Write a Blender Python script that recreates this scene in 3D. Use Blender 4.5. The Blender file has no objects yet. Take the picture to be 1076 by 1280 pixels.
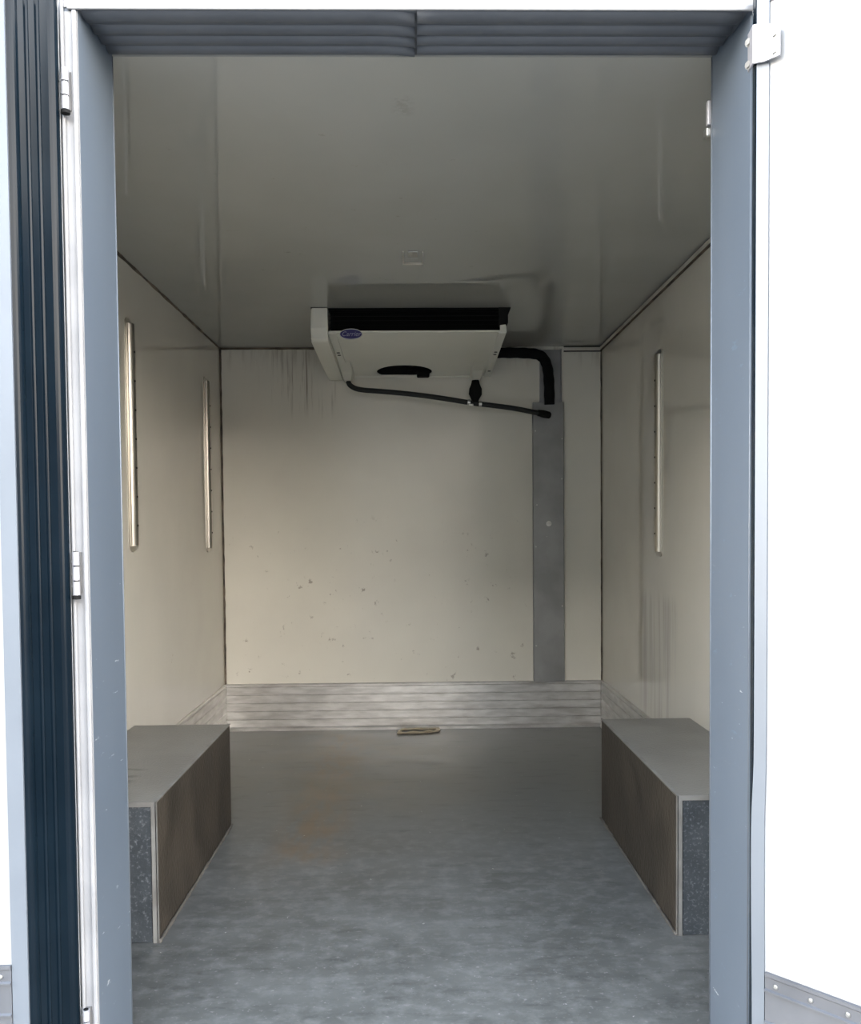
import bpy, bmesh, math, random
from mathutils import Vector, Matrix
random.seed(7)
S = bpy.context.scene
COL = S.collection

# ---------------------------------------------------------------- camera
F = 1076.0
yaw, pitch, roll, cy0 = 0.0182, 0.034, 0.0087, 699.33
cam_d = bpy.data.cameras.new('camera'); cam = bpy.data.objects.new('camera', cam_d); COL.objects.link(cam)
cam_d.sensor_fit = 'VERTICAL'; cam_d.sensor_height = 24.0; cam_d.lens = 24.0 * F / 1280.0
cam_d.shift_y = (cy0 - 640.0) / 1280.0
cam_d.clip_start = 0.05; cam_d.clip_end = 500
Ry = Matrix.Rotation(-yaw, 3, 'Z')
Rp = Matrix.Rotation(-pitch, 3, 'X')
fwd = Ry @ Rp @ Vector((0, 1, 0)); rgt = Ry @ Rp @ Vector((1, 0, 0)); up = Ry @ Rp @ Vector((0, 0, 1))
r2 = rgt * math.cos(roll) - up * math.sin(roll)
u2 = up * math.cos(roll) + rgt * math.sin(roll)
M = Matrix((r2, u2, -fwd)).transposed().to_4x4(); M.translation = Vector((-0.003, 0, 1.0076))
cam.matrix_world = M
S.camera = cam

# ---------------------------------------------------------------- sky and exposure
w = bpy.data.worlds.new('sky'); S.world = w; w.use_nodes = True
nt = w.node_tree; nt.nodes.clear()
def N(nt, t, **k):
    n = nt.nodes.new(t)
    for a, b in k.items(): setattr(n, a, b)
    return n
out = N(nt, 'ShaderNodeOutputWorld'); bg = N(nt, 'ShaderNodeBackground')
tc = N(nt, 'ShaderNodeTexCoord'); sx = N(nt, 'ShaderNodeSeparateXYZ'); cr = N(nt, 'ShaderNodeValToRGB')
nt.links.new(tc.outputs['Generated'], sx.inputs[0]); nt.links.new(sx.outputs['Z'], cr.inputs[0])
rp = cr.color_ramp.elements          # hazy warm low sky, paler and bluer overhead, the same all the way round
rp[0].position = 0.0; rp[0].color = (1.0, 0.88, 0.74, 1)
rp[1].position = 1.0; rp[1].color = (0.17, 0.225, 0.30, 1)
for pos, c in ((0.34, (0.97, 0.90, 0.82)), (0.55, (0.42, 0.46, 0.52)), (0.75, (0.19, 0.25, 0.34))):
    e = rp.new(pos); e.color = (*c, 1)
nt.links.new(cr.outputs[0], bg.inputs[0]); bg.inputs[1].default_value = 16.5
nt.links.new(bg.outputs[0], out.inputs[0])
vs = S.view_settings; vs.view_transform = 'Standard'; vs.look = 'None'; vs.gamma = 1; vs.use_curve_mapping = False
vs.exposure = 0.35

# ---------------------------------------------------------------- materials
def mat(name, col, rough=0.5, metal=0.0, col2=None, scale=8, stretch=(1, 1, 1), detail=4, bump=0.0, bscale=None, rvar=0.0, contrast=(0.35, 0.65), spec=0.5):
    m = bpy.data.materials.new(name); m.use_nodes = True; t = m.node_tree; p = t.nodes['Principled BSDF']
    p.inputs['Roughness'].default_value = rough; p.inputs['Metallic'].default_value = metal
    p.inputs['Specular IOR Level'].default_value = spec
    col = (*col, 1)
    if col2 is None: col2 = tuple(c * 0.93 for c in col[:3])
    co = N(t, 'ShaderNodeTexCoord'); mp = N(t, 'ShaderNodeMapping'); mp.inputs['Scale'].default_value = stretch
    t.links.new(co.outputs['Object'], mp.inputs[0])
    nz = N(t, 'ShaderNodeTexNoise'); nz.inputs['Scale'].default_value = scale; nz.inputs['Detail'].default_value = detail
    t.links.new(mp.outputs[0], nz.inputs['Vector'])
    r = N(t, 'ShaderNodeValToRGB'); r.color_ramp.elements[0].position = contrast[0]; r.color_ramp.elements[1].position = contrast[1]
    r.color_ramp.elements[0].color = (*col2, 1); r.color_ramp.elements[1].color = col
    t.links.new(nz.outputs['Fac'], r.inputs[0]); t.links.new(r.outputs[0], p.inputs['Base Color'])
    if rvar:
        mr = N(t, 'ShaderNodeMapRange'); mr.inputs['To Min'].default_value = rough - rvar; mr.inputs['To Max'].default_value = rough + rvar
        t.links.new(nz.outputs['Fac'], mr.inputs[0]); t.links.new(mr.outputs[0], p.inputs['Roughness'])
    if bump:
        n2 = N(t, 'ShaderNodeTexNoise'); n2.inputs['Scale'].default_value = bscale or scale * 3; n2.inputs['Detail'].default_value = 3
        t.links.new(mp.outputs[0], n2.inputs['Vector'])
        b = N(t, 'ShaderNodeBump'); b.inputs['Strength'].default_value = bump; b.inputs['Distance'].default_value = 0.01
        t.links.new(n2.outputs['Fac'], b.inputs['Height']); t.links.new(b.outputs[0], p.inputs['Normal'])
    return m
def overlay(m, col, boxes, scale=(1, 1, 1), nscale=10, lo=0.5, hi=0.6, amt=1.0, soft=0.05):
    """dirt, scuffs or paler mottling of colour col, in world boxes ((x0,x1),(y0,y1),(z0,z1)), broken up by noise; None = unlimited"""
    t = m.node_tree; p = t.nodes['Principled BSDF']
    src = p.inputs['Base Color'].links[0].from_socket
    co = N(t, 'ShaderNodeTexCoord'); sp = N(t, 'ShaderNodeSeparateXYZ'); t.links.new(co.outputs['Object'], sp.inputs[0])
    mp = N(t, 'ShaderNodeMapping'); mp.inputs['Scale'].default_value = scale; t.links.new(co.outputs['Object'], mp.inputs[0])
    nz = N(t, 'ShaderNodeTexNoise'); nz.inputs['Scale'].default_value = nscale; nz.inputs['Detail'].default_value = 5; nz.inputs['Roughness'].default_value = 0.65
    t.links.new(mp.outputs[0], nz.inputs['Vector'])
    th = N(t, 'ShaderNodeMapRange'); th.inputs['From Min'].default_value = lo; th.inputs['From Max'].default_value = hi; th.clamp = True
    t.links.new(nz.outputs['Fac'], th.inputs[0]); cur = th.outputs[0]
    for ax, rng in zip('XYZ', boxes):
        if rng is None: continue
        for k, v in enumerate(rng):
            if v is None: continue
            a = N(t, 'ShaderNodeMapRange'); a.clamp = True; a.interpolation_type = 'SMOOTHSTEP'
            s = soft if k == 0 else -soft
            a.inputs['From Min'].default_value = v - s; a.inputs['From Max'].default_value = v + s
            t.links.new(sp.outputs[ax], a.inputs[0])
            mu = N(t, 'ShaderNodeMath', operation='MULTIPLY'); t.links.new(cur, mu.inputs[0]); t.links.new(a.outputs[0], mu.inputs[1]); cur = mu.outputs[0]
    mu = N(t, 'ShaderNodeMath', operation='MULTIPLY'); t.links.new(cur, mu.inputs[0]); mu.inputs[1].default_value = amt
    mx = N(t, 'ShaderNodeMix', data_type='RGBA'); t.links.new(mu.outputs[0], mx.inputs['Factor']); t.links.new(src, mx.inputs[6])
    mx.inputs[7].default_value = (*col, 1); t.links.new(mx.outputs[2], p.inputs['Base Color'])

gel = dict(rough=0.035, scale=3, bump=0.005, bscale=2.2, rvar=0.012)
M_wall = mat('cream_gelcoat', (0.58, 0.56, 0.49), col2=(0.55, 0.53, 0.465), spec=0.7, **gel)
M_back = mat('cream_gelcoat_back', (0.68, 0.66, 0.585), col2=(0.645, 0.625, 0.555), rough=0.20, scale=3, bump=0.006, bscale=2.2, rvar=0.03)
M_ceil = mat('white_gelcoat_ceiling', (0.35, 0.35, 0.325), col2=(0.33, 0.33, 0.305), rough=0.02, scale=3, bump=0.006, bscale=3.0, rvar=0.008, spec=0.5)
overlay(M_back, (0.16, 0.13, 0.10), ((-0.95, 0.55), None, (0.24, 1.05)), nscale=19, lo=0.645, hi=0.70, amt=0.6)
overlay(M_back, (0.20, 0.17, 0.13), ((-0.72, -0.40), None, (1.62, 1.95)), scale=(1, 1, 0.03), nscale=55, lo=0.54, hi=0.66, amt=0.75, soft=0.08)
overlay(M_back, (0.30, 0.26, 0.20), (None, None, (1.84, None)), scale=(1, 1, 0.1), nscale=22, lo=0.50, hi=0.70, amt=0.45, soft=0.05)
overlay(M_wall, (0.36, 0.34, 0.31), ((0.5, None), (3.12, 3.60), (0.24, 0.74)), scale=(1, 1, 0.04), nscale=26, lo=0.46, hi=0.60, amt=0.55, soft=0.04)
overlay(M_wall, (0.25, 0.22, 0.17), (None, (2.0, 4.35), (0.35, 0.9)), nscale=15, lo=0.72, hi=0.76, amt=0.5)
overlay(M_ceil, (0.20, 0.195, 0.18), ((-0.040, 0.0), (1.855, 1.935), None), nscale=60, lo=0.42, hi=0.60, amt=0.35, soft=0.012)
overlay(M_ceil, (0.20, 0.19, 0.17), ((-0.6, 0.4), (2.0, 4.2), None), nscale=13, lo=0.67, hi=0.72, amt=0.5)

M_floor = mat('grey_resin_floor', (0.118, 0.122, 0.118), col2=(0.062, 0.065, 0.062), rough=0.42, scale=4, detail=12, stretch=(1, 1.8, 1), rvar=0.15, contrast=(0.25, 0.75))
overlay(M_floor, (0.045, 0.047, 0.045), (None, None, None), scale=(0.6, 2.4, 1), nscale=11, lo=0.54, hi=0.70, amt=0.65)
overlay(M_floor, (0.20, 0.205, 0.20), (None, (None, 2.9), None), scale=(1, 1.3, 1), nscale=20, lo=0.46, hi=0.72, amt=0.5, soft=0.5)  # paler mottling, stronger towards the door opening
overlay(M_floor, (0.30, 0.30, 0.29), (None, (None, 2.3), None), scale=(1, 1.3, 1), nscale=70, lo=0.60, hi=0.70, amt=0.45, soft=0.4)  # finer pale mottling close to the opening
overlay(M_floor, (0.13, 0.082, 0.038), ((-0.44, -0.26), (2.6, 4.25), None), scale=(3, 1, 1), nscale=6, lo=0.36, hi=0.60, amt=0.75, soft=0.08)
overlay(M_floor, (0.12, 0.10, 0.066), ((-0.7, 0.15), (3.1, None), None), nscale=4, lo=0.38, hi=0.62, amt=0.5, soft=0.3)
overlay(M_floor, (0.42, 0.42, 0.40), (None, None, None), nscale=60, lo=0.68, hi=0.72, amt=0.8)
overlay(M_floor, (0.055, 0.055, 0.055), (None, None, None), nscale=38, lo=0.68, hi=0.72, amt=0.8)
M_alu = mat('ribbed_aluminium', (0.66, 0.65, 0.63), rough=0.36, metal=0.85, col2=(0.48, 0.47, 0.45), scale=5, stretch=(2, 2, 9), detail=7, rvar=0.10)
M_alu2 = mat('dull_steel', (0.30, 0.30, 0.30), rough=0.42, metal=0.6, col2=(0.23, 0.23, 0.23), scale=7, detail=7, rvar=0.1)
overlay(M_alu2, (0.62, 0.60, 0.57), (None, None, None), nscale=22, lo=0.70, hi=0.74, amt=0.7)
M_kick = mat('weathered_kick_metal', (0.10, 0.107, 0.12), rough=0.5, metal=0.2, col2=(0.07, 0.076, 0.087), scale=7, detail=7, rvar=0.08)
M_track = mat('satin_track_metal', (0.52, 0.50, 0.45), rough=0.3, metal=1.0, scale=20, rvar=0.05)
M_white = mat('white_door_skin', (0.28, 0.288, 0.293), rough=0.3, scale=3, col2=(0.268, 0.276, 0.282), rvar=0.05)
overlay(M_white, (0.22, 0.215, 0.20), (None, None, (None, 1.3)), scale=(2, 2, 1), nscale=13, lo=0.66, hi=0.70, amt=0.5)
M_frame = mat('white_frame_paint', (0.25, 0.253, 0.26), rough=0.4, scale=12, col2=(0.21, 0.213, 0.22), rvar=0.05)
M_jamb = mat('blue_grey_jamb', (0.092, 0.115, 0.145), rough=0.40, scale=4, col2=(0.080, 0.102, 0.131), stretch=(1, 1, 0.4), rvar=0.06)
overlay(M_jamb, (0.10, 0.14, 0.18), ((0, None), None, (0.0, 1.5)), scale=(1, 1.5, 3), nscale=18, lo=0.645, hi=0.70, amt=0.7)
overlay(M_jamb, (0.60, 0.62, 0.62), (None, None, (0.0, 0.9)), scale=(1, 1, 4), nscale=20, lo=0.67, hi=0.71, amt=0.6)
M_rim = mat('pale_blue_rim_metal', (0.125, 0.145, 0.17), rough=0.45, metal=0.2, scale=6, rvar=0.05)
M_rubber = mat('navy_rubber', (0.0035, 0.008, 0.013), rough=0.22, spec=0.12, scale=9, col2=(0.0025, 0.006, 0.010), rvar=0.04)
M_lint = mat('slate_rubber', (0.10, 0.11, 0.125), rough=0.5, scale=9, col2=(0.085, 0.095, 0.11), rvar=0.06)
M_black = mat('black_plastic', (0.008, 0.008, 0.008), rough=0.8, scale=20, spec=0.15)
M_hose = mat('grey_black_hose', (0.018, 0.02, 0.02), rough=0.55, spec=0.3, scale=20)
M_foam = mat('black_foam_insulation', (0.006, 0.0065, 0.007), rough=0.9, scale=30, spec=0.15)
M_unit = mat('white_unit_plastic', (0.68, 0.68, 0.61), rough=0.32, scale=4, col2=(0.65, 0.65, 0.58), rvar=0.04)
M_blue = mat('navy_badge', (0.012, 0.009, 0.11), rough=0.3, scale=5)
M_letter = mat('badge_lettering', (0.22, 0.22, 0.34), rough=0.4, scale=5)
M_silver = mat('silver_metal', (0.45, 0.45, 0.43), rough=0.3, metal=0.9, scale=10)
M_steelw = mat('bright_zinc', (0.36, 0.36, 0.38), rough=0.35, metal=0.3, scale=10)
M_dark = mat('dark_gap', (0.02, 0.018, 0.015), rough=0.8, scale=10)
M_seal = mat('dirty_sealant', (0.16, 0.125, 0.09), rough=0.7, col2=(0.035, 0.03, 0.022), scale=14, detail=6)
M_seal2 = mat('pale_cove_trim', (0.60, 0.58, 0.52), rough=0.3, col2=(0.45, 0.42, 0.36), scale=10)
M_boxtop = mat('grey_box_top', (0.20, 0.195, 0.18), rough=0.40, col2=(0.15, 0.145, 0.135), scale=8, detail=6, rvar=0.1, bump=0.15, bscale=150)
overlay(M_boxtop, (0.05, 0.05, 0.045), ((None, -0.76), (2.18, 2.45), None), scale=(0.6, 2, 1), nscale=12, lo=0.52, hi=0.6, amt=0.7, soft=0.02)
overlay(M_boxtop, (0.50, 0.50, 0.48), ((None, -0.80), (2.09, 2.30), None), scale=(1, 3, 1), nscale=24, lo=0.62, hi=0.66, amt=0.8, soft=0.02)
M_boxside = mat('brown_phenolic_board', (0.058, 0.048, 0.037), rough=0.55, spec=0.3, col2=(0.032, 0.027, 0.021), scale=9, stretch=(1, 1, 0.7), detail=8, rvar=0.1, bump=0.3, bscale=90)
M_boxfront = mat('charcoal_speckled_board', (0.05, 0.058, 0.065), rough=0.45, col2=(0.03, 0.036, 0.042), scale=12, detail=6, bump=0.2, bscale=90)
overlay(M_boxfront, (0.36, 0.39, 0.42), (None, None, None), nscale=130, lo=0.54, hi=0.70, amt=0.30)
M_edge = mat('grey_edge_trim', (0.24, 0.24, 0.23), rough=0.45, metal=0.2, col2=(0.17, 0.165, 0.155), scale=15)
M_scrap = mat('beige_scrap', (0.66, 0.58, 0.44), rough=0.7, col2=(0.55, 0.48, 0.35), scale=40)
M_ground = mat('yard_concrete', (0.165, 0.16, 0.15), rough=0.85, col2=(0.13, 0.126, 0.118), scale=1.2, detail=8)

# ---------------------------------------------------------------- helpers
def obj(name, bm, m, parent=None, smooth=False, recalc=True):
    if recalc: bmesh.ops.recalc_face_normals(bm, faces=bm.faces)
    me = bpy.data.meshes.new(name); bm.to_mesh(me); bm.free()
    me.materials.append(m)
    if smooth:
        for f in me.polygons: f.use_smooth = True
    o = bpy.data.objects.new(name, me); COL.objects.link(o)
    if parent: o.parent = parent
    return o
def box(bm, x0, x1, y0, y1, z0, z1, bev=0.0):
    r = bmesh.ops.create_cube(bm, size=1.0)
    for v in r['verts']:
        v.co = Vector(((x0 + x1) / 2 + v.co.x * (x1 - x0), (y0 + y1) / 2 + v.co.y * (y1 - y0), (z0 + z1) / 2 + v.co.z * (z1 - z0)))
    if bev:
        es = list({e for v in r['verts'] for e in v.link_edges})
        bmesh.ops.bevel(bm, geom=es, offset=bev, segments=2, affect='EDGES', profile=0.5)
def B(name, m, dims, parent=None, bev=0.0):
    bm = bmesh.new(); box(bm, *dims, bev=bev); return obj(name, bm, m, parent)
def prism(bm, pts, axis, a, b):
    """pts: closed 2-D outline; axis 'x': pts=(y,z); 'y': pts=(x,z); 'z': pts=(x,y)"""
    def P(p, t):
        return {'x': (t, p[0], p[1]), 'y': (p[0], t, p[1]), 'z': (p[0], p[1], t)}[axis]
    A = [bm.verts.new(P(p, a)) for p in pts]; C = [bm.verts.new(P(p, b)) for p in pts]
    n = len(pts)
    for i in range(n): bm.faces.new((A[i], A[(i + 1) % n], C[(i + 1) % n], C[i]))
    bm.faces.new(A); bm.faces.new(list(reversed(C)))
def PR(name, m, pts, axis, a, b, parent=None, smooth=False):
    bm = bmesh.new(); prism(bm, pts, axis, a, b); return obj(name, bm, m, parent, smooth)
def tube(bm, pts, rad, seg=14, cap=True):
    pts = [Vector(p) for p in pts]; rings = []
    prev = None
    for i, p in enumerate(pts):
        d = (pts[min(i + 1, len(pts) - 1)] - pts[max(i - 1, 0)]).normalized()
        a = d.orthogonal().normalized() if prev is None else (prev - d * prev.dot(d)).normalized()
        prev = a; b = d.cross(a); r = rad[i] if isinstance(rad, (list, tuple)) else rad
        rings.append([bm.verts.new(p + (a * math.cos(2 * math.pi * k / seg) + b * math.sin(2 * math.pi * k / seg)) * r) for k in range(seg)])
    for R1, R2 in zip(rings, rings[1:]):
        for k in range(seg): bm.faces.new((R1[k], R1[(k + 1) % seg], R2[(k + 1) % seg], R2[k]))
    if cap: bm.faces.new(rings[0]); bm.faces.new(rings[-1])
def smooth_path(ctrl, n=8):
    P = [Vector(c) for c in ctrl]; P = [2 * P[0] - P[1]] + P + [2 * P[-1] - P[-2]]; o = []
    for i in range(1, len(P) - 2):
        for k in range(n):
            t = k / n; a, b, c, d = P[i - 1:i + 3]
            o.append(0.5 * ((2 * b) + (c - a) * t + (2 * a - 5 * b + 4 * c - d) * t * t + (-a + 3 * b - 3 * c + d) * t ** 3))
    o.append(P[-2]); return o
def struct(o): o['kind'] = 'structure'; return o
def empty(name, loc, label=None, cat=None, group=None):
    o = bpy.data.objects.new(name, None); COL.objects.link(o); o.empty_display_size = 0.1
    o.location = loc; tag(o, label, cat, group); return o
def tag(o, label=None, cat=None, group=None):
    if label: o['label'] = label
    if cat: o['category'] = cat
    if group: o['group'] = group
    return o
def adopt(root):
    """children were built in world coordinates: bring them under the thing's base"""
    for c in root.children: c.location = Vector(c.location) - Vector(root.location)
def disc(bm, c, r, n, depth=0.003, seg=12, dome=False):
    """small cylinder / domed head at c facing along n"""
    n = Vector(n).normalized(); a = n.orthogonal().normalized(); b = n.cross(a); c = Vector(c)
    prof = [(r, 0), (r, depth)] if not dome else [(r, 0), (r * 0.9, depth * 0.55), (r * 0.55, depth * 0.9)]
    rings = [[bm.verts.new(c + n * h + (a * math.cos(6.28318 * k / seg) + b * math.sin(6.28318 * k / seg)) * rr) for k in range(seg)] for rr, h in prof]
    for R1, R2 in zip(rings, rings[1:]):
        for k in range(seg): bm.faces.new((R1[k], R1[(k + 1) % seg], R2[(k + 1) % seg], R2[k]))
    bm.faces.new(rings[-1]); bm.faces.new(rings[0])

# ---------------------------------------------------------------- the box body
XL, XR, ZC, YB = -0.968, 0.9465, 1.925, 4.35
YO, YI = 1.545, 1.702
T = 0.07
struct(B('floor', M_floor, (XL - T, XR + T, YO - 0.0, YB + T, -0.10, 0.0)))
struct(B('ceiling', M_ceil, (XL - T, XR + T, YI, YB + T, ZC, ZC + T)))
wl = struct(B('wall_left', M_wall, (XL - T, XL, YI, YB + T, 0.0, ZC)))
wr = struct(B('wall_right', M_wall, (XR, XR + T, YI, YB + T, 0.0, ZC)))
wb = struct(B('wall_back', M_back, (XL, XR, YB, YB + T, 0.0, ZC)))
struct(B('ground', M_ground, (-60, 60, -80, 60, -0.85, -0.75)))

# unseen buildings behind the photographer, added and sized to shape the light inside
yb = struct(B('light_block_low', mat('light_block_brick', (0.20, 0.15, 0.115), rough=0.8, scale=3), (2.2, 34, -30, -22, -0.75, 5.0)))
yt = struct(B('light_block_tall', mat('light_block_cladding', (0.16, 0.17, 0.17), rough=0.7, scale=2), (-34, 2.2, -32, -22, -0.75, 11.3)))  # taller unseen block, added to hold back low sky on this side
for k in range(9):
    B('light_block_window', M_dark, (4 + k * 3.3, 5.4 + k * 3.3, -22.0, -21.96, 1.2, 2.8), yb)

# sealant beads in the corners
def bead(name, dims, m=M_seal, parent=None): return B(name, m, dims, parent)
def wavy_bead(p0, p1, w_, jit, parent, m=M_seal):
    p0, p1 = Vector(p0), Vector(p1); n = 60; bm = bmesh.new()
    pts = [p0.lerp(p1, i / n) for i in range(n + 1)]
    tube(bm, pts, [w_ * (1 + random.uniform(-jit, jit)) for _ in pts], seg=8)
    return obj('sealant_bead', bm, m, parent, smooth=True)
wavy_bead((XL, YB, 0.0), (XL, YB, ZC), 0.008, 0.14, wb)
wavy_bead((XR, YB, 0.0), (XR, YB, ZC), 0.006, 0.15, wb)
wavy_bead((XL, YB, ZC), (0.40, YB, ZC), 0.009, 0.15, wb)
wavy_bead((XL, YI, ZC), (XL, YB, ZC), 0.006, 0.35, wl)
wavy_bead((XR, YI, ZC), (XR, YB, ZC), 0.005, 0.3, wr)
# white cove strip with dark joints, right end of the back wall and along the right wall
cb = struct(B('trim_1', M_seal2, (0.755, XR, YB - 0.010, YB, ZC - 0.022, ZC - 0.006)))
B('dark_joint', M_dark, (0.755, XR, YB - 0.011, YB - 0.001, ZC - 0.006, ZC - 0.001), cb)
B('dark_joint', M_dark, (0.755, XR, YB - 0.009, YB - 0.001, ZC - 0.027, ZC - 0.022), cb)
cs = struct(B('trim_2', M_seal2, (XR - 0.012, XR, YI, YB - 0.012, ZC - 0.020, ZC - 0.006)))
B('dark_joint', M_seal, (XR - 0.010, XR - 0.001, YI, YB - 0.012, ZC - 0.0235, ZC - 0.020), cs)

# ribbed aluminium skirting: outline in (offset from wall, z)
def skirt_outline():
    p = [(0, 0.0), (0.016, 0.0), (0.016, 0.012), (0.010, 0.020)]
    z = 0.020
    for k in range(5):
        z0 = 0.024 + k * 0.0415
        p += [(0.010, z0), (0.010, z0 + 0.030), (0.0055, z0 + 0.0325), (0.0055, z0 + 0.0365), (0.010, z0 + 0.039)]
    p += [(0.010, 0.2335), (0.007, 0.2375), (0, 0.2375)]
    return p
sk = skirt_outline()
zs_top = 0.2375
struct(PR('baseboard_back', M_alu, [(YB - a, z) for a, z in sk], 'x', XL + 0.001, XR - 0.001))
struct(PR('baseboard_left', M_alu, [(XL + a, z) for a, z in sk], 'y', 2.945, YB - 0.017))
struct(PR('baseboard_right', M_alu, [(XR - a, z) for a, z in sk], 'y', 2.955, YB - 0.017))

# ---------------------------------------------------------------- rear door frame
# white frame front, set on the rear face of the body
fr = struct(B('trim_3', M_frame, (-0.612, -0.583, YO, YO + 0.03, -0.10, 1.918)))
B('frame_lip', M_frame, (-0.592, -0.584, YO - 0.006, YO, -0.10, 1.918), fr, bev=0.002)
B('frame_lip', M_frame, (-0.612, -0.606, YO - 0.006, YO, -0.10, 1.945), fr, bev=0.002)
struct(B('trim_4', M_frame, (0.6045, 0.611, YO - 0.002, YO + 0.03, -0.10, 1.921)))
tp = struct(B('trim_5', M_frame, (-0.612, 0.607, YO - 0.001, YO + 0.0008, 1.925, 2.02)))
B('frame_lip', M_frame, (-0.600, 0.604, YO - 0.006, YO - 0.001, 1.919, 1.929), tp, bev=0.002)
B('frame_lip', M_frame, (-0.610, 0.606, YO - 0.008, YO, 1.960, 1.985), tp, bev=0.003)
# body skin beside and above the frame
struct(B('wall_rear_left', M_frame, (XL - T, -0.612, YO + 0.012, YI, -0.10, ZC + T)))
struct(B('wall_rear_right', M_frame, (0.612, XR + T, YO + 0.012, YI, -0.10, ZC + T)))
struct(B('sill', M_alu2, (-0.612, 0.612, YO - 0.03, YO - 0.0005, -0.10, -0.004), bev=0.003))
# reveals
jl = struct(PR('jamb_left', M_jamb, [(-0.583, YO + 0.001), (-0.577, YI), (-0.612, YI), (-0.612, YO + 0.001)], 'z', 0.001, 1.93))
jr = struct(PR('jamb_right', M_jamb, [(0.6035, YO + 0.001), (0.586, YI), (0.612, YI), (0.612, YO + 0.001)], 'z', 0.001, 1.93))
tube_bm = bmesh.new(); tube(tube_bm, [(0.5865, YI, 0.0), (0.5865, YI, 1.925)], 0.0025, 8); obj('edge_bead', tube_bm, M_rim, jr, smooth=True)
tube_bm = bmesh.new(); tube(tube_bm, [(0.6033, YO + 0.004, 0.0), (0.6033, YO + 0.004, 1.915)], 0.002, 8); obj('edge_bead', tube_bm, M_rim, jr, smooth=True)
tube_bm = bmesh.new(); tube(tube_bm, [(-0.5775, YI, 0.0), (-0.5775, YI, 1.925)], 0.002, 8); obj('edge_bead', tube_bm, M_rim, jl, smooth=True)
lt = struct(PR('lintel', M_lint, [(YO + 0.001, 1.921), (YI, 1.929), (YI, 1.995), (YO + 0.001, 1.995)], 'x', -0.580, 0.597))
# rubber seal strips under the lintel, in two lengths that meet near the middle
def rib_pts(y0, y1, zb, h):
    n = 7; o = []
    for k in range(n + 1):
        t = k / n; o.append((y0 + (y1 - y0) * t, zb - h * math.sin(math.pi * t) ** 0.6))
    o += [(y1, zb + 0.006), (y0, zb + 0.006)]
    return o
ys = [YO - 0.002, 1.590, 1.628, 1.664, 1.699]
for k in range(4):
    y0, y1 = ys[k] + 0.003, ys[k + 1] - 0.003
    for s in (0, 1):
        bm = bmesh.new(); nseg = 18; rows = []
        xs = [(-0.578 + (0.006 + 0.578) * (i / nseg)) if s == 0 else (0.010 + (0.588 - 0.010) * (i / nseg)) for i in range(nseg + 1)]
        for x in xs:
            d = abs(x - 0.008); pinch = math.exp(-(d / 0.030) ** 2)
            yy = (y0 + y1) / 2 - 0.006 * pinch * (1 if s else -0.6); hw = (y1 - y0) / 2 * (1 - 0.2 * pinch)
            zb = 1.922 + (yy - YO) / (YI - YO) * 0.008
            rows.append([bm.verts.new((x, a, b - 0.004 * pinch)) for a, b in rib_pts(yy - hw, yy + hw, zb, 0.008)])
        for A, C in zip(rows, rows[1:]):
            n = len(A)
            for i in range(n): bm.faces.new((A[i], A[(i + 1) % n], C[(i + 1) % n], C[i]))
        bm.faces.new(rows[0]); bm.faces.new(rows[-1])
        obj('seal_strip', bm, M_lint, lt, smooth=True)

# small latch keeper fixed just inside the right jamb
lk = empty('latch_keeper', (0.590, 1.715, 1.77), 'small white and grey latch keeper at the top inner edge of the right jamb', 'latch')
B('keeper_plate', M_steelw, (0.5785, 0.600, 1.7045, 1.716, 1.797, 1.845), lk, bev=0.002)
B('keeper_catch', M_silver, (0.576, 0.600, 1.7045, 1.724, 1.775, 1.793), lk, bev=0.003)
adopt(lk)

# ---------------------------------------------------------------- doors
def hinge(parent, z0, z1, x=-0.602, y=1.532):
    h = bmesh.new(); n = 3; L = (z1 - z0) / n
    B0 = B('hinge_leaf', M_alu2, (x - 0.013, x + 0.006, YO - 0.004, YO + 0.001, z0 + 0.004, z1 - 0.002), parent)
    for k in range(n):
        tube(h, [(x, y, z0 + k * L + 0.0012), (x, y, z0 + (k + 1) * L - 0.0012)], 0.0062, 14)
    k = obj('hinge_knuckle', h, M_steelw, parent, smooth=False)
    bm = bmesh.new(); tube(bm, [(x, y, z0 - 0.006), (x, y, z0)], 0.0075, 12); tube(bm, [(x, y, z0), (x, y, z1)], 0.0045, 10)
    obj('hinge_pin', bm, M_black, k)
    bm = bmesh.new()
    for i in range(3): disc(bm, (x - 0.0095, YO - 0.004, z0 + (i + 0.75) * (z1 - z0) / 3.6), 0.0022, (0, -1, 0), 0.0015)
    obj('hinge_screw', bm, M_steelw, k)
for z0, z1 in ((1.742, 1.815), (0.897, 0.976), (0.085, 0.152)): hinge(fr, z0, z1)

Z0, Z1 = -0.06, 1.945          # outer face height of both doors
def door(name, hinge_xy, ang, mirror, bevel, thick, width, ztop_in):
    """plug door. u: along its width, n: towards its inner face"""
    a = math.radians(ang); sx_ = -1 if mirror else 1
    u = Vector((math.cos(a) * sx_, -math.sin(a), 0)); n = Vector((-math.sin(a) * sx_, -math.cos(a), 0))
    O = Vector((hinge_xy[0], hinge_xy[1], 0)); Zv = Vector((0, 0, 1))
    W = lambda p, q, z: O + u * p + n * q + Zv * z
    return u, n, O, W
def solid(name, m, W, outline, parent=None, smooth=False):
    """outline: list of (p, q, zlow, zhigh) - a vertical prism with per-corner heights"""
    bm = bmesh.new()
    A = [bm.verts.new(W(p, q, z0)) for p, q, z0, z1 in outline]; C = [bm.verts.new(W(p, q, z1)) for p, q, z0, z1 in outline]
    k = len(outline)
    for i in range(k): bm.faces.new((A[i], A[(i + 1) % k], C[(i + 1) % k], C[i]))
    bm.faces.new(A); bm.faces.new(C)
    return obj(name, bm, m, parent, smooth)
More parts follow.
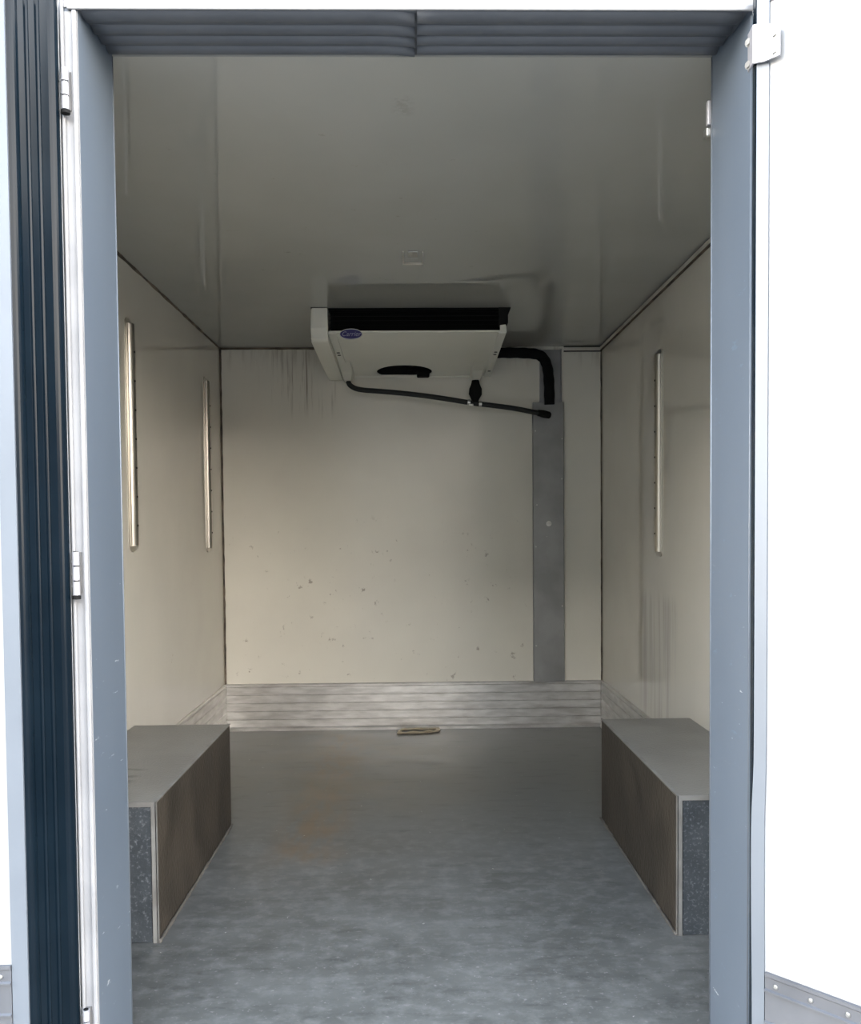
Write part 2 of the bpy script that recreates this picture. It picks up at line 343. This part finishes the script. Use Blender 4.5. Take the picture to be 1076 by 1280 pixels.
def wbox(bm, W, p0, p1, q0, q1, z0, z1):
    v = [bm.verts.new(W(p, q, z)) for z in (z0, z1) for p, q in ((p0, q0), (p1, q0), (p1, q1), (p0, q1))]
    for f in ((0, 1, 2, 3), (7, 6, 5, 4), (0, 4, 5, 1), (1, 5, 6, 2), (2, 6, 7, 3), (3, 7, 4, 0)): bm.faces.new([v[i] for i in f])
def WB(name, m, W, dims, parent):
    bm = bmesh.new(); wbox(bm, W, *dims); return obj(name, bm, m, parent)
def build_door(name, hinge_xy, ang, mirror, bev, thick, width, rim_w, zin, kick):
    u, n, O, W = door(name, hinge_xy, ang, mirror, bev, thick, width, zin)
    z_in0 = 0.012
    d = solid(name, M_white, W, [(0, 0, Z0, Z1), (bev, thick, z_in0, zin), (width - 0.02, thick, z_in0, zin), (width, 0, Z0, Z1)])
    struct(d)
    # aluminium rim round the inner face
    t = thick
    nr = 44; bm = bmesh.new(); rows = []
    for i in range(nr + 1):
        z = z_in0 + (zin - z_in0) * i / nr
        dent = (-0.0045 / (1 + math.exp((z - 0.56) / 0.022)) + 0.003 / (1 + math.exp((z - 0.30) / 0.05))) if mirror is False else 0
        rows.append([bm.verts.new(W(bev - 0.001 + dent, t - 0.004, z)), bm.verts.new(W(bev - 0.001 + dent, t + 0.003, z)), bm.verts.new(W(bev + rim_w + dent * 0.6, t + 0.003, z)), bm.verts.new(W(bev + rim_w + dent * 0.6, t - 0.004, z))])
    for A, C in zip(rows, rows[1:]):
        for i in range(4): bm.faces.new((A[i], A[(i + 1) % 4], C[(i + 1) % 4], C[i]))
    bm.faces.new(rows[0]); bm.faces.new(rows[-1])
    obj('rim_trim', bm, M_rim, d)
    WB('rim_trim', M_rim, W, (bev + rim_w, width - 0.02, t - 0.001, t + 0.003, zin - 0.022, zin), d)
    WB('rim_trim', M_rim, W, (width - 0.02 - 0.022, width - 0.02, t - 0.001, t + 0.003, z_in0 + 0.002, zin - 0.022), d)
    # kick plate with ribs and rivets
    p0, p1 = bev + rim_w + 0.001, width - 0.045
    prof = [(0.0, z_in0 + 0.004), (0.004, z_in0 + 0.004)]
    for zc in (kick - 0.165, kick - 0.085, kick - 0.030):
        prof += [(0.004, zc - 0.004), (0.008, zc - 0.002), (0.008, zc + 0.001), (0.004, zc + 0.003)]
    prof += [(0.004, kick - 0.008), (0.0065, kick - 0.006), (0.0065, kick), (0.0, kick)]
    bm = bmesh.new()
    A = [bm.verts.new(W(p0, t + q, z)) for q, z in prof]; C = [bm.verts.new(W(p1, t + q, z)) for q, z in prof]
    for i in range(len(prof)): bm.faces.new((A[i], A[(i + 1) % len(prof)], C[(i + 1) % len(prof)], C[i]))
    bm.faces.new(A); bm.faces.new(C)
    kp = obj('kick_plate', bm, M_kick, d)
    k = 0
    while p0 + 0.018 + k * 0.058 < p1 - 0.01:
        bm = bmesh.new(); disc(bm, W(p0 + 0.018 + k * 0.058, t + 0.004, kick - 0.019), 0.0042, n, 0.003, dome=True); obj('rivet', bm, M_silver, kp); k += 1
    # ribbed rubber seal on the bevelled hinge edge
    e0 = Vector((bev, thick)); nn0 = Vector((-e0.y, e0.x)).normalized() * 0.0008
    bm = bmesh.new(); q_ = [W(0.001 + nn0.x, 0.001 + nn0.y, Z0), W(bev - 0.001 + nn0.x, thick - 0.002 + nn0.y, z_in0), W(bev - 0.001 + nn0.x, thick - 0.002 + nn0.y, zin), W(0.001 + nn0.x, 0.001 + nn0.y, Z1)]
    q2_ = [p - (u * nn0.x + n * nn0.y) * 0.9 for p in q_]
    A = [bm.verts.new(p) for p in q_]; C = [bm.verts.new(p) for p in q2_]
    for i in range(4): bm.faces.new((A[i], A[(i + 1) % 4], C[(i + 1) % 4], C[i]))
    bm.faces.new(A); bm.faces.new(C)
    obj('seal_base', bm, M_rubber, d)
    e = Vector((bev, thick)); L = e.length; e /= L; nn = Vector((-e.y, e.x))
    stops = [(0.0, 0.24), (0.36, 0.48), (0.57, 0.68), (0.76, 1.0)] if mirror else [(0.0, 0.28), (0.38, 0.62), (0.7, 1.0)]
    for a0, a1 in stops:
        s0, s1 = a0 * L + 0.0015, a1 * L - 0.0015; hgt = 0.0045
        pts = []
        for i in range(7):
            tt = i / 6; s = s0 + (s1 - s0) * tt; h = hgt * math.sin(math.pi * tt) ** 0.5
            pts.append(e * s + nn * (h + 0.0003))
        pts.append(e * s1 - nn * 0.001); pts.append(e * s0 - nn * 0.001)
        bm = bmesh.new(); A = []; C = []
        for p in pts:
            f = max(0, min(1, p.y / thick)); A.append(bm.verts.new(W(p.x, p.y, Z0 + (z_in0 - Z0) * f))); C.append(bm.verts.new(W(p.x, p.y, Z1 + (zin - Z1) * f)))
        m_ = len(A)
        for i in range(m_): bm.faces.new((A[i], A[(i + 1) % m_], C[(i + 1) % m_], C[i]))
        bm.faces.new(A); bm.faces.new(C)
        obj('seal_rib', bm, M_rubber, d)
    return d, W, n, u
# left door folded right back, right door standing open at about 130 degrees
d1, W1, n1, u1 = build_door('door_1', (-0.6135, 1.538), 0, True, 0.0525, 0.088, 0.56, 0.026, 1.885, 0.277)
d2, W2, n2, u2_ = build_door('door_2', (0.606, 1.538), 47, False, 0.050, 0.095, 0.56, 0.020, 1.886, 0.257)

# bent strap hinge joining frame and right door
A_ = Vector((0.593, 1.5345)); q = W2(0.050 + 0.014, 0.095 + 0.007, 0); q2 = W2(0.050 + 0.041, 0.095 + 0.0072, 0)
Bp = Vector((q.x, q.y)); Cp = Vector((q2.x, q2.y))
bm = bmesh.new(); th = 0.004
zlo, zhi = 1.790, 1.856
mid = A_.lerp(Bp, 0.5) + Vector((-0.002, 0))
def strip(pts, zs_, off):
    rows = []
    for p, (za, zb_) in zip(pts, zs_):
        rows.append([bm.verts.new((p.x, p.y, za)), bm.verts.new((p.x, p.y, zb_)), bm.verts.new((p.x + off.x, p.y + off.y, zb_)), bm.verts.new((p.x + off.x, p.y + off.y, za))])
    for A1, C1 in zip(rows, rows[1:]):
        for i in range(4): bm.faces.new((A1[i], A1[(i + 1) % 4], C1[(i + 1) % 4], C1[i]))
    bm.faces.new(rows[0]); bm.faces.new(rows[-1])
qq = W2(0.050 - 0.004, 0.095 + 0.007, 0); Ip = Vector((qq.x, qq.y))
strip([A_, Ip, Bp, Cp], [(1.808, 1.872), (1.770, 1.832), (1.766, 1.828), (1.766, 1.812)], Vector((-0.003, -0.003)))
hp = obj('strap_hinge', bm, M_steelw, d2)
def bolt(c, nrm):
    bm = bmesh.new(); disc(bm, c, 0.0058, nrm, 0.004, seg=6); disc(bm, c, 0.0075, nrm, 0.0012, seg=14); obj('bolt', bm, M_silver, hp)
for zz in (1.808, 1.846):
    c = A_.lerp(Ip, 0.35); bolt((c.x - 0.0035, c.y - 0.002, zz - 0.006), (-0.9, -0.4, 0))
for zz in (1.776, 1.803):
    c = Bp.lerp(Cp, 0.62); bolt((c.x - 0.003, c.y - 0.003, zz), (n2.x, n2.y, 0))

# ---------------------------------------------------------------- wheel boxes
def wheel_box(side, x_in, x_w, y0, y1, label, scar):
    h = 0.344; t = 0.012; s = side
    r = empty('wheel_box', ((x_in + x_w) / 2, (y0 + y1) / 2, 0), label, 'wheel box', 'wheel boxes on the floor along the side walls')
    X = lambda a, b: (min(a, b), max(a, b))
    xo = x_w - s * 0.001
    B('side_panel', M_boxside, (*X(x_in, x_in + s * t), y0 + 0.002, y1, 0.001, h - 0.001), r)
    B('front_panel', M_boxfront, (*X(x_in + s * t, xo), y0, y0 + t, 0.001, h - 0.001), r)
    B('top_panel', M_boxtop, (*X(x_in + 0.0 * s, xo), y0, y1, h - 0.001, h + 0.004), r)
    B('rear_panel', M_boxside, (*X(x_in + s * t, xo), y1 - t, y1, 0.001, h - 0.001), r)
    # angle trims
    B('corner_trim', M_edge, (*X(x_in - s * 0.002, x_in + s * 0.010), y0 - 0.003, y0, 0.0, h + 0.006), r)
    B('corner_trim', M_edge, (*X(x_in - s * 0.003, x_in), y0 - 0.003, y0 + 0.006, 0.0, h + 0.006), r)
    B('top_trim', M_edge, (*X(x_in + s * 0.010, xo), y0 - 0.003, y0, h - 0.006, h + 0.006), r)
    B('edge_trim', M_edge, (*X(x_in - s * 0.003, x_in + s * 0.006), y0, y1, h + 0.0041, h + 0.0062), r)
    bm = bmesh.new(); 
    pts = [(x_in - s * 0.004, y0 + (y1 - y0) * i / 40, 0.001) for i in range(41)]
    tube(bm, pts, [0.004 * random.uniform(0.6, 1.5) for _ in pts], 6); obj('floor_sealant', bm, mat_sealfloor, r, smooth=True)
    adopt(r); return r
mat_sealfloor = mat('floor_sealant', (0.13, 0.12, 0.10), rough=0.6, col2=(0.07, 0.065, 0.06), scale=15)
wheel_box(-1, -0.6434, XL, 2.095, 2.944, 'grey and brown wheel box against the left wall, scratched top', True)
wheel_box(1, 0.6391, XR, 2.086, 2.953, 'grey and brown wheel box against the right wall, heavily speckled front end', False)

# ---------------------------------------------------------------- wall tracks
def track(side, xw, yc, z0, z1, label, wd=0.07):
    s = side
    r = empty('wall_track', (xw, yc, z0), label, 'load track', 'slim metal load tracks on the side walls')
    def stadium(hw, za, zb_):
        p = []
        for k in range(9): a = math.pi * k / 8; p.append((yc + hw * math.cos(a), zb_ - hw * 0.5 + hw * 0.5 * math.sin(a)))
        for k in range(9): a = math.pi + math.pi * k / 8; p.append((yc + hw * math.cos(a), za + hw * 0.5 + hw * 0.5 * math.sin(a)))
        return p
    PR('base_plate', M_track, stadium(wd / 2, z0, z1), 'x', xw, xw + s * 0.003, r)
    # raised shallow crown in the middle
    n = 14; prof = [(yc - wd * 0.30 * math.cos(math.pi * k / n), 0.003 + 0.019 * math.sin(math.pi * k / n)) for k in range(n + 1)]
    pts = [(xw + s * h, y) for y, h in prof] + [(xw + s * 0.002, prof[-1][0]), (xw + s * 0.002, prof[0][0])]
    PR('track_rail', M_track, pts, 'z', z0 + 0.02, z1 - 0.02, r, smooth=False)
    k = 0; z = z0 + 0.09
    while z < z1 - 0.05:
        bm = bmesh.new(); disc(bm, (xw + s * 0.0205, yc - 0.004, z), 0.0042, (s, -0.15, 0), 0.0018); obj('track_hole', bm, M_dark, r); z += 0.098
    adopt(r); return r
track(1, XL, 2.962, 0.942, 1.735, 'metal load track on the left wall, nearer the door opening')
track(1, XL, 4.040, 0.915, 1.728, 'metal load track on the left wall, near the back corner')
track(-1, XR, 3.318, 0.897, 1.695, 'metal load track on the right wall, the only one there')

# ---------------------------------------------------------------- pipe channel on the back wall
ch = empty('pipe_cover', (0.673, YB, 0.2375), 'tall dull steel pipe cover screwed to the right side of the back wall', 'cover')
PR('cover_plate', M_alu2, [(0.594, YB - 0.001), (0.594, YB - 0.031), (0.596, YB - 0.033), (0.747, YB - 0.033), (0.749, YB - 0.031), (0.749, YB - 0.001), (0.746, YB - 0.001), (0.746, YB - 0.030), (0.597, YB - 0.030), (0.597, YB - 0.001)], 'z', 0.239, 1.642, ch)
PR('upper_channel', M_alu2, [(0.632, YB - 0.001), (0.632, YB - 0.024), (0.635, YB - 0.024), (0.635, YB - 0.004), (0.737, YB - 0.004), (0.737, YB - 0.024), (0.740, YB - 0.024), (0.740, YB - 0.001)], 'z', 1.640, 1.908, ch)
for x, z in ((0.606, 1.50), (0.740, 1.46), (0.606, 0.92), (0.612, 1.13), (0.738, 0.62), (0.606, 0.42), (0.738, 1.26)):
    bm = bmesh.new(); disc(bm, (x, YB - 0.033, z), 0.004, (0, -1, 0), 0.0015); obj('screw', bm, M_silver, ch)
bm = bmesh.new(); disc(bm, (0.672, YB - 0.033, 1.035), 0.014, (0, -1, 0), 0.0015, seg=16, dome=True); obj('plug', bm, M_alu, ch)
adopt(ch)

# ---------------------------------------------------------------- insulated pipe
path = smooth_path([(0.392, 4.305, 1.886), (0.44, 4.305, 1.886), (0.55, 4.305, 1.884), (0.628, 4.305, 1.872), (0.662, 4.303, 1.825), (0.673, 4.303, 1.745), (0.677, 4.314, 1.630)], 8)
bm = bmesh.new(); tube(bm, path, [0.026 + 0.001 * math.sin(i * 1.3) for i in range(len(path))], 16)
tag(obj('insulated_pipe', bm, M_foam, smooth=True), 'thick black foam-insulated pipe bending from the cooling unit down into the pipe cover', 'pipe')

# ---------------------------------------------------------------- cooling unit
cu = empty('cooling_unit', (0, 3.95, ZC), 'white ceiling cooling unit with black outlet and oval blue badge', 'cooling unit')
Yf, Yr = 3.575, 4.320
uz = lambda y: 1.823 + (1.776 - 1.823) * (y - Yf) / (Yr - Yf)
# underside pan: thin sheet with a fan hole
bm = bmesh.new(); fc = Vector((-0.045, 4.235)); fr_ = 0.128
x0, x1 = -0.350, 0.381
nh = 32
outer = []; inner = []
for k in range(nh):
    a = 2 * math.pi * k / nh; dx, dy = math.cos(a), math.sin(a)
    ix, iy = fc.x + 0.135 * dx, min(fc.y + fr_ * dy, Yr - 0.012)
    inner.append((ix, iy))
    ts = []
    if dx > 1e-6: ts.append((x1 - fc.x) / dx)
    if dx < -1e-6: ts.append((x0 - fc.x) / dx)
    if dy > 1e-6: ts.append((Yr - fc.y) / dy)
    if dy < -1e-6: ts.append((Yf - fc.y) / dy)
    t_ = min(ts); outer.append((fc.x + dx * t_, fc.y + dy * t_))
def addcorner(lst_o, lst_i):
    res_o, res_i = [], []
    for k in range(nh):
        res_o.append(lst_o[k]); res_i.append(lst_i[k])
        a, b = lst_o[k], lst_o[(k + 1) % nh]
        for cx_, cy_ in ((x0, Yf), (x1, Yf), (x0, Yr), (x1, Yr)):
            on = lambda p: (abs(p[0] - cx_) < 1e-5, abs(p[1] - cy_) < 1e-5)
            if (on(a)[0] and on(b)[1] and not on(b)[0]) or (on(a)[1] and on(b)[0] and not on(a)[0]):
                res_o.append((cx_, cy_)); res_i.append(lst_i[k])
    return res_o, res_i
outer, inner = addcorner(outer, inner)
def ring(zoff, src): return [bm.verts.new((x, y, uz(y) + zoff)) for x, y in src]
o_b, i_b, o_t, i_t = ring(0, outer), ring(0, inner), ring(0.004, outer), ring(0.004, inner)
m_ = len(outer)
for k in range(m_):
    j = (k + 1) % m_
    bm.faces.new((o_b[k], o_b[j], i_b[j], i_b[k])); bm.faces.new((o_t[k], i_t[k], i_t[j], o_t[j]))
    bm.faces.new((o_b[k], o_t[k], o_t[j], o_b[j])); bm.faces.new((i_b[k], i_b[j], i_t[j], i_t[k]))
bmesh.ops.remove_doubles(bm, verts=bm.verts, dist=1e-5)
obj('bottom_panel', bm, M_unit, cu)
B('front_lip', M_unit, (x0, x1, Yf - 0.006, Yf + 0.002, 1.8205, 1.829), cu, bev=0.002)
B('back_panel', M_unit, (x0, x1, Yr, Yr + 0.004, 1.77, ZC - 0.002), cu)
# black body inside
B('fan_hole_shade', M_black, (x0 + 0.002, x1 - 0.002, Yr - 0.006, Yr - 0.001, uz(Yr) + 0.006, 1.90), cu)  # black sheet added so the fan hole shows as dark shade
B('inner_casing', M_black, (x0 + 0.004, x1 - 0.004, Yf + 0.07, Yr - 0.004, uz(Yf) + 0.008, ZC - 0.003), cu)
for k in range(5):
    z = 1.838 + k * 0.018
    PR('outlet_louvre', M_black, [(Yf + 0.012, z), (Yf + 0.055, z + 0.010), (Yf + 0.055, z + 0.012), (Yf + 0.012, z + 0.002)], 'x', x0 + 0.004, x1 - 0.004, cu)
B('outlet_hood', M_black, (x0 + 0.002, x1, Yf + 0.004, Yf + 0.075, ZC - 0.006, ZC - 0.002), cu)
# side flanges, lowered strips each with two pairs of screws
def flange(xa, xb, dz):
    bm = bmesh.new(); pts = []
    for (x, y) in ((xa, Yf), (xb, Yf), (xb, Yr), (xa, Yr)): pts.append((x, y))
    lo = [bm.verts.new((x, y, uz(y) - dz)) for x, y in pts]; hi = [bm.verts.new((x, y, uz(y) - 0.0002)) for x, y in pts]
    for i in range(4): bm.faces.new((lo[i], lo[(i + 1) % 4], hi[(i + 1) % 4], hi[i]))
    bm.faces.new(lo); bm.faces.new(hi); return obj('side_flange', bm, M_unit, cu)
flange(-0.350, -0.318, 0.006); flange(0.350, 0.381, 0.006)
for sx_ in (-0.334, 0.366):
    for yy in (3.86, 3.90, 4.20):
        bm = bmesh.new(); disc(bm, (sx_, yy, uz(yy) - 0.006), 0.0075, (0, 0, -1), 0.002); obj('screw', bm, M_hose, cu)
# left end cap with rounded lower front corner
pr = [(Yf - 0.002, ZC - 0.002), (Yf - 0.006, 1.84), (Yf - 0.002, 1.802)]
for k in range(1, 6):
    a = k / 6 * math.pi / 2; pr.append((Yf + 0.035 - 0.035 * math.cos(a), 1.802 - 0.016 * math.sin(a)))
pr += [(Yf + 0.05, 1.785), (4.00, 1.768), (4.30, 1.752), (Yr + 0.004, 1.760), (Yr + 0.004, ZC - 0.002)]
bm = bmesh.new(); prism(bm, pr, 'x', -0.421, -0.352)
es = [e_ for e_ in bm.edges if abs(e_.verts[0].co.x + 0.421) < 1e-4 and abs(e_.verts[1].co.x + 0.421) < 1e-4]
bmesh.ops.bevel(bm, geom=es, offset=0.010, segments=3, affect='EDGES', profile=0.5)
cap = obj('end_cap', bm, M_unit, cu)
B('end_cap_edge', M_hose, (-0.421, -0.352, Yf - 0.006, Yf + 0.1, ZC - 0.0022, ZC - 0.0004), cap)
# right end plate (cap missing) with black bracket
PR('end_plate', M_unit, [(Yf, 1.822), (Yr, 1.776), (Yr, 1.86), (Yf + 0.02, 1.86)], 'x', 0.3812, 0.3842, cu)
PR('mounting_bracket', M_black, [(0.352, ZC - 0.002), (0.402, ZC - 0.002), (0.400, ZC - 0.010), (0.388, 1.885), (0.386, 1.852), (0.352, 1.845)], 'y', Yf - 0.001, Yf + 0.012, cu)
B('side_casing', M_black, (0.3845, 0.392, Yf + 0.012, Yr, 1.862, ZC - 0.002), cu)
PR('bracket_foot', M_unit, [(0.357, 1.829), (0.384, 1.829), (0.380, 1.852), (0.357, 1.849)], 'y', Yf - 0.004, Yf - 0.0012, cu)
# drain spouts
def spout(xc, wtop, ybot):
    bm = bmesh.new(); rows = []
    for (hw, y0_, y1_, z) in ((wtop, 4.02, 4.315, uz(4.05) - 0.000), (wtop * 0.92, 4.16, 4.315, 1.772), (wtop * 0.62, 4.225, 4.300, 1.742)):
        rows.append([bm.verts.new((xc + a, b, z)) for a, b in ((-hw, y0_), (hw, y0_), (hw, y1_), (-hw, y1_))])
    for A, C in zip(rows, rows[1:]):
        for i in range(4): bm.faces.new((A[i], A[(i + 1) % 4], C[(i + 1) % 4], C[i]))
    bm.faces.new(rows[0]); bm.faces.new(rows[-1])
    bmesh.ops.recalc_face_normals(bm, faces=bm.faces)
    bmesh.ops.bevel(bm, geom=list(bm.edges), offset=0.004, segments=2, affect='EDGES', profile=0.5)
    obj('drain_spout', bm, M_unit, cu)
spout(-0.322, 0.030, 0); spout(0.306, 0.030, 0)
# fan in the hole
bm = bmesh.new(); z_f = uz(4.2) + 0.030
tube(bm, [(fc.x, fc.y - 0.02, z_f + 0.03), (fc.x, fc.y - 0.02, z_f)], 0.035, 16)
for k in range(7):
    a = 2 * math.pi * k / 7; c_, s_ = math.cos(a), math.sin(a)
    P4 = [(0.03, -0.010, 0.012), (0.085, -0.022, 0.012), (0.085, 0.022, 0.0), (0.03, 0.012, 0.0)]
    lo = [bm.verts.new((fc.x + x * c_ - y * s_, fc.y - 0.02 + x * s_ + y * c_, z_f + z)) for x, y, z in P4]
    hi = [bm.verts.new((v.co.x, v.co.y, v.co.z + 0.003)) for v in lo]
    for i in range(4): bm.faces.new((lo[i], lo[(i + 1) % 4], hi[(i + 1) % 4], hi[i]))
    bm.faces.new(lo); bm.faces.new(hi)
obj('fan', bm, M_black, cu)
B('fan_motor', M_black, (0.015, 0.078, 4.255, 4.318, 1.766, 1.792), cu, bev=0.006)
B('fan_bracket', M_black, (-0.030, 0.060, 4.285, 4.316, 1.780, 1.800), cu, bev=0.004)
# oval badge
def ellipse(cx_, cz_, a, b, n=32): return [(cx_ + a * math.cos(2 * math.pi * k / n), cz_ + b * math.sin(2 * math.pi * k / n)) for k in range(n)]
bd = PR('badge', M_silver, ellipse(-0.256, 1.8135, 0.0475, 0.0225), 'y', Yf - 0.012, Yf - 0.006, cu)
bl = PR('badge_face', M_blue, ellipse(-0.256, 1.8135, 0.0445, 0.0195), 'y', Yf - 0.0135, Yf - 0.0115, bd)
fc_ = bpy.data.curves.new('lettering', 'FONT'); fc_.body = 'Carrier'; fc_.size = 0.026; fc_.shear = 0.3; fc_.extrude = 0.0005
fc_.align_x = 'CENTER'; fc_.align_y = 'CENTER'
tmp = bpy.data.objects.new('lettering_tmp', fc_); COL.objects.link(tmp); bpy.context.view_layer.update()
me = bpy.data.meshes.new_from_object(tmp.evaluated_get(bpy.context.evaluated_depsgraph_get())); bpy.data.objects.remove(tmp)
me.transform(Matrix.Translation((-0.256, Yf - 0.0142, 1.8135)) @ Matrix.Rotation(math.pi / 2, 4, 'X')); me.name = 'lettering'
me.materials.clear(); me.materials.append(M_letter)
lo_ = bpy.data.objects.new('lettering', me); COL.objects.link(lo_); lo_.parent = bd
adopt(cu)

# ---------------------------------------------------------------- drain hose
dh = empty('drain_hose', (-0.325, 4.262, 1.74), 'thin dark drain hose sagging from the cooling unit across to the steel cover', 'hose')
path = smooth_path([(-0.322, 4.262, 1.7415), (-0.312, 4.258, 1.722), (-0.283, 4.25, 1.704), (-0.235, 4.24, 1.694), (-0.183, 4.24, 1.690), (-0.06, 4.24, 1.679), (0.05, 4.24, 1.666), (0.17, 4.24, 1.648), (0.29, 4.24, 1.628), (0.38, 4.24, 1.617), (0.49, 4.25, 1.603), (0.60, 4.27, 1.585), (0.648, 4.282, 1.578)], 6)
bm = bmesh.new(); tube(bm, path, 0.0125, 14); obj('hose', bm, M_hose, dh, smooth=True)
bm = bmesh.new(); tube(bm, [(0.612, 4.275, 1.584), (0.64, 4.281, 1.580), (0.668, 4.290, 1.575), (0.672, 4.3165, 1.574)], [0.015, 0.018, 0.017, 0.013], 12); obj('end_fitting', bm, M_black, dh, smooth=True)
bm = bmesh.new(); tube(bm, [(0.303, 4.255, 1.7415), (0.303, 4.255, 1.722), (0.303, 4.25, 1.700), (0.301, 4.248, 1.672), (0.300, 4.243, 1.650), (0.300, 4.24, 1.632)], [0.018, 0.022, 0.031, 0.032, 0.021, 0.014], 16); obj('rubber_trap', bm, M_black, dh, smooth=True)
bm = bmesh.new(); tube(bm, [(0.262, 4.24, 1.6325), (0.276, 4.24, 1.6305)], 0.0155, 14); obj('hose_clamp', bm, M_silver, dh)
bm = bmesh.new(); tube(bm, [(0.318, 4.24, 1.6245), (0.332, 4.24, 1.6230)], 0.0155, 14); obj('hose_clamp', bm, M_silver, dh)
B('clamp_screw', M_silver, (0.268, 0.290, 4.218, 4.228, 1.612, 1.622), dh, bev=0.002)
adopt(dh)

# ---------------------------------------------------------------- small ceiling bracket
cbk = empty('ceiling_clip', (0.0, 2.90, ZC), 'small pale U-shaped clip on the ceiling in front of the cooling unit', 'clip')
bm = bmesh.new(); box(bm, -0.035, -0.030, 2.86, 2.985, ZC - 0.006, ZC - 0.0005); box(bm, 0.030, 0.035, 2.86, 2.985, ZC - 0.006, ZC - 0.0005); box(bm, -0.035, 0.035, 2.982, 2.99, ZC - 0.006, ZC - 0.0005)
obj('clip_frame', bm, M_seal2, cbk)
B('clip_plate', M_silver, (-0.016, 0.016, 2.86, 2.92, ZC - 0.004, ZC - 0.0005), cbk, bev=0.001)
adopt(cbk)

# ---------------------------------------------------------------- scrap on the floor
sc = empty('packing_scrap', (0.005, 4.27, 0), 'curled beige strip of scrap on the floor at the foot of the back wall', 'scrap')
def ribbon(name, ctrl, wz, parent):
    pts = smooth_path(ctrl, 6); bm = bmesh.new(); rows = []
    for i, p in enumerate(pts):
        d = (pts[min(i + 1, len(pts) - 1)] - pts[max(i - 1, 0)]).normalized(); nrm = d.cross(Vector((0, 0, 1))).normalized() * 0.008
        h = wz * (0.8 + 0.2 * math.sin(i * 0.9)); lean = Vector((0, -0.010, 0))
        rows.append([bm.verts.new(p - nrm), bm.verts.new(p + nrm), bm.verts.new(p + nrm + lean + Vector((0, 0, h))), bm.verts.new(p - nrm + lean + Vector((0, 0, h)))])
    for A, C in zip(rows, rows[1:]):
        for i in range(4): bm.faces.new((A[i], A[(i + 1) % 4], C[(i + 1) % 4], C[i]))
    bm.faces.new(rows[0]); bm.faces.new(rows[-1]); return obj(name, bm, M_scrap, parent)
ribbon('curled_strip', [(-0.098, 4.235, 0.001), (-0.05, 4.240, 0.001), (0.02, 4.245, 0.001), (0.08, 4.262, 0.001), (0.108, 4.288, 0.001), (0.104, 4.318, 0.001)], 0.012, sc)
ribbon('curled_strip', [(-0.088, 4.250, 0.001), (-0.080, 4.305, 0.001), (-0.040, 4.322, 0.001), (0.03, 4.322, 0.001), (0.104, 4.320, 0.001)], 0.009, sc)
adopt(sc)
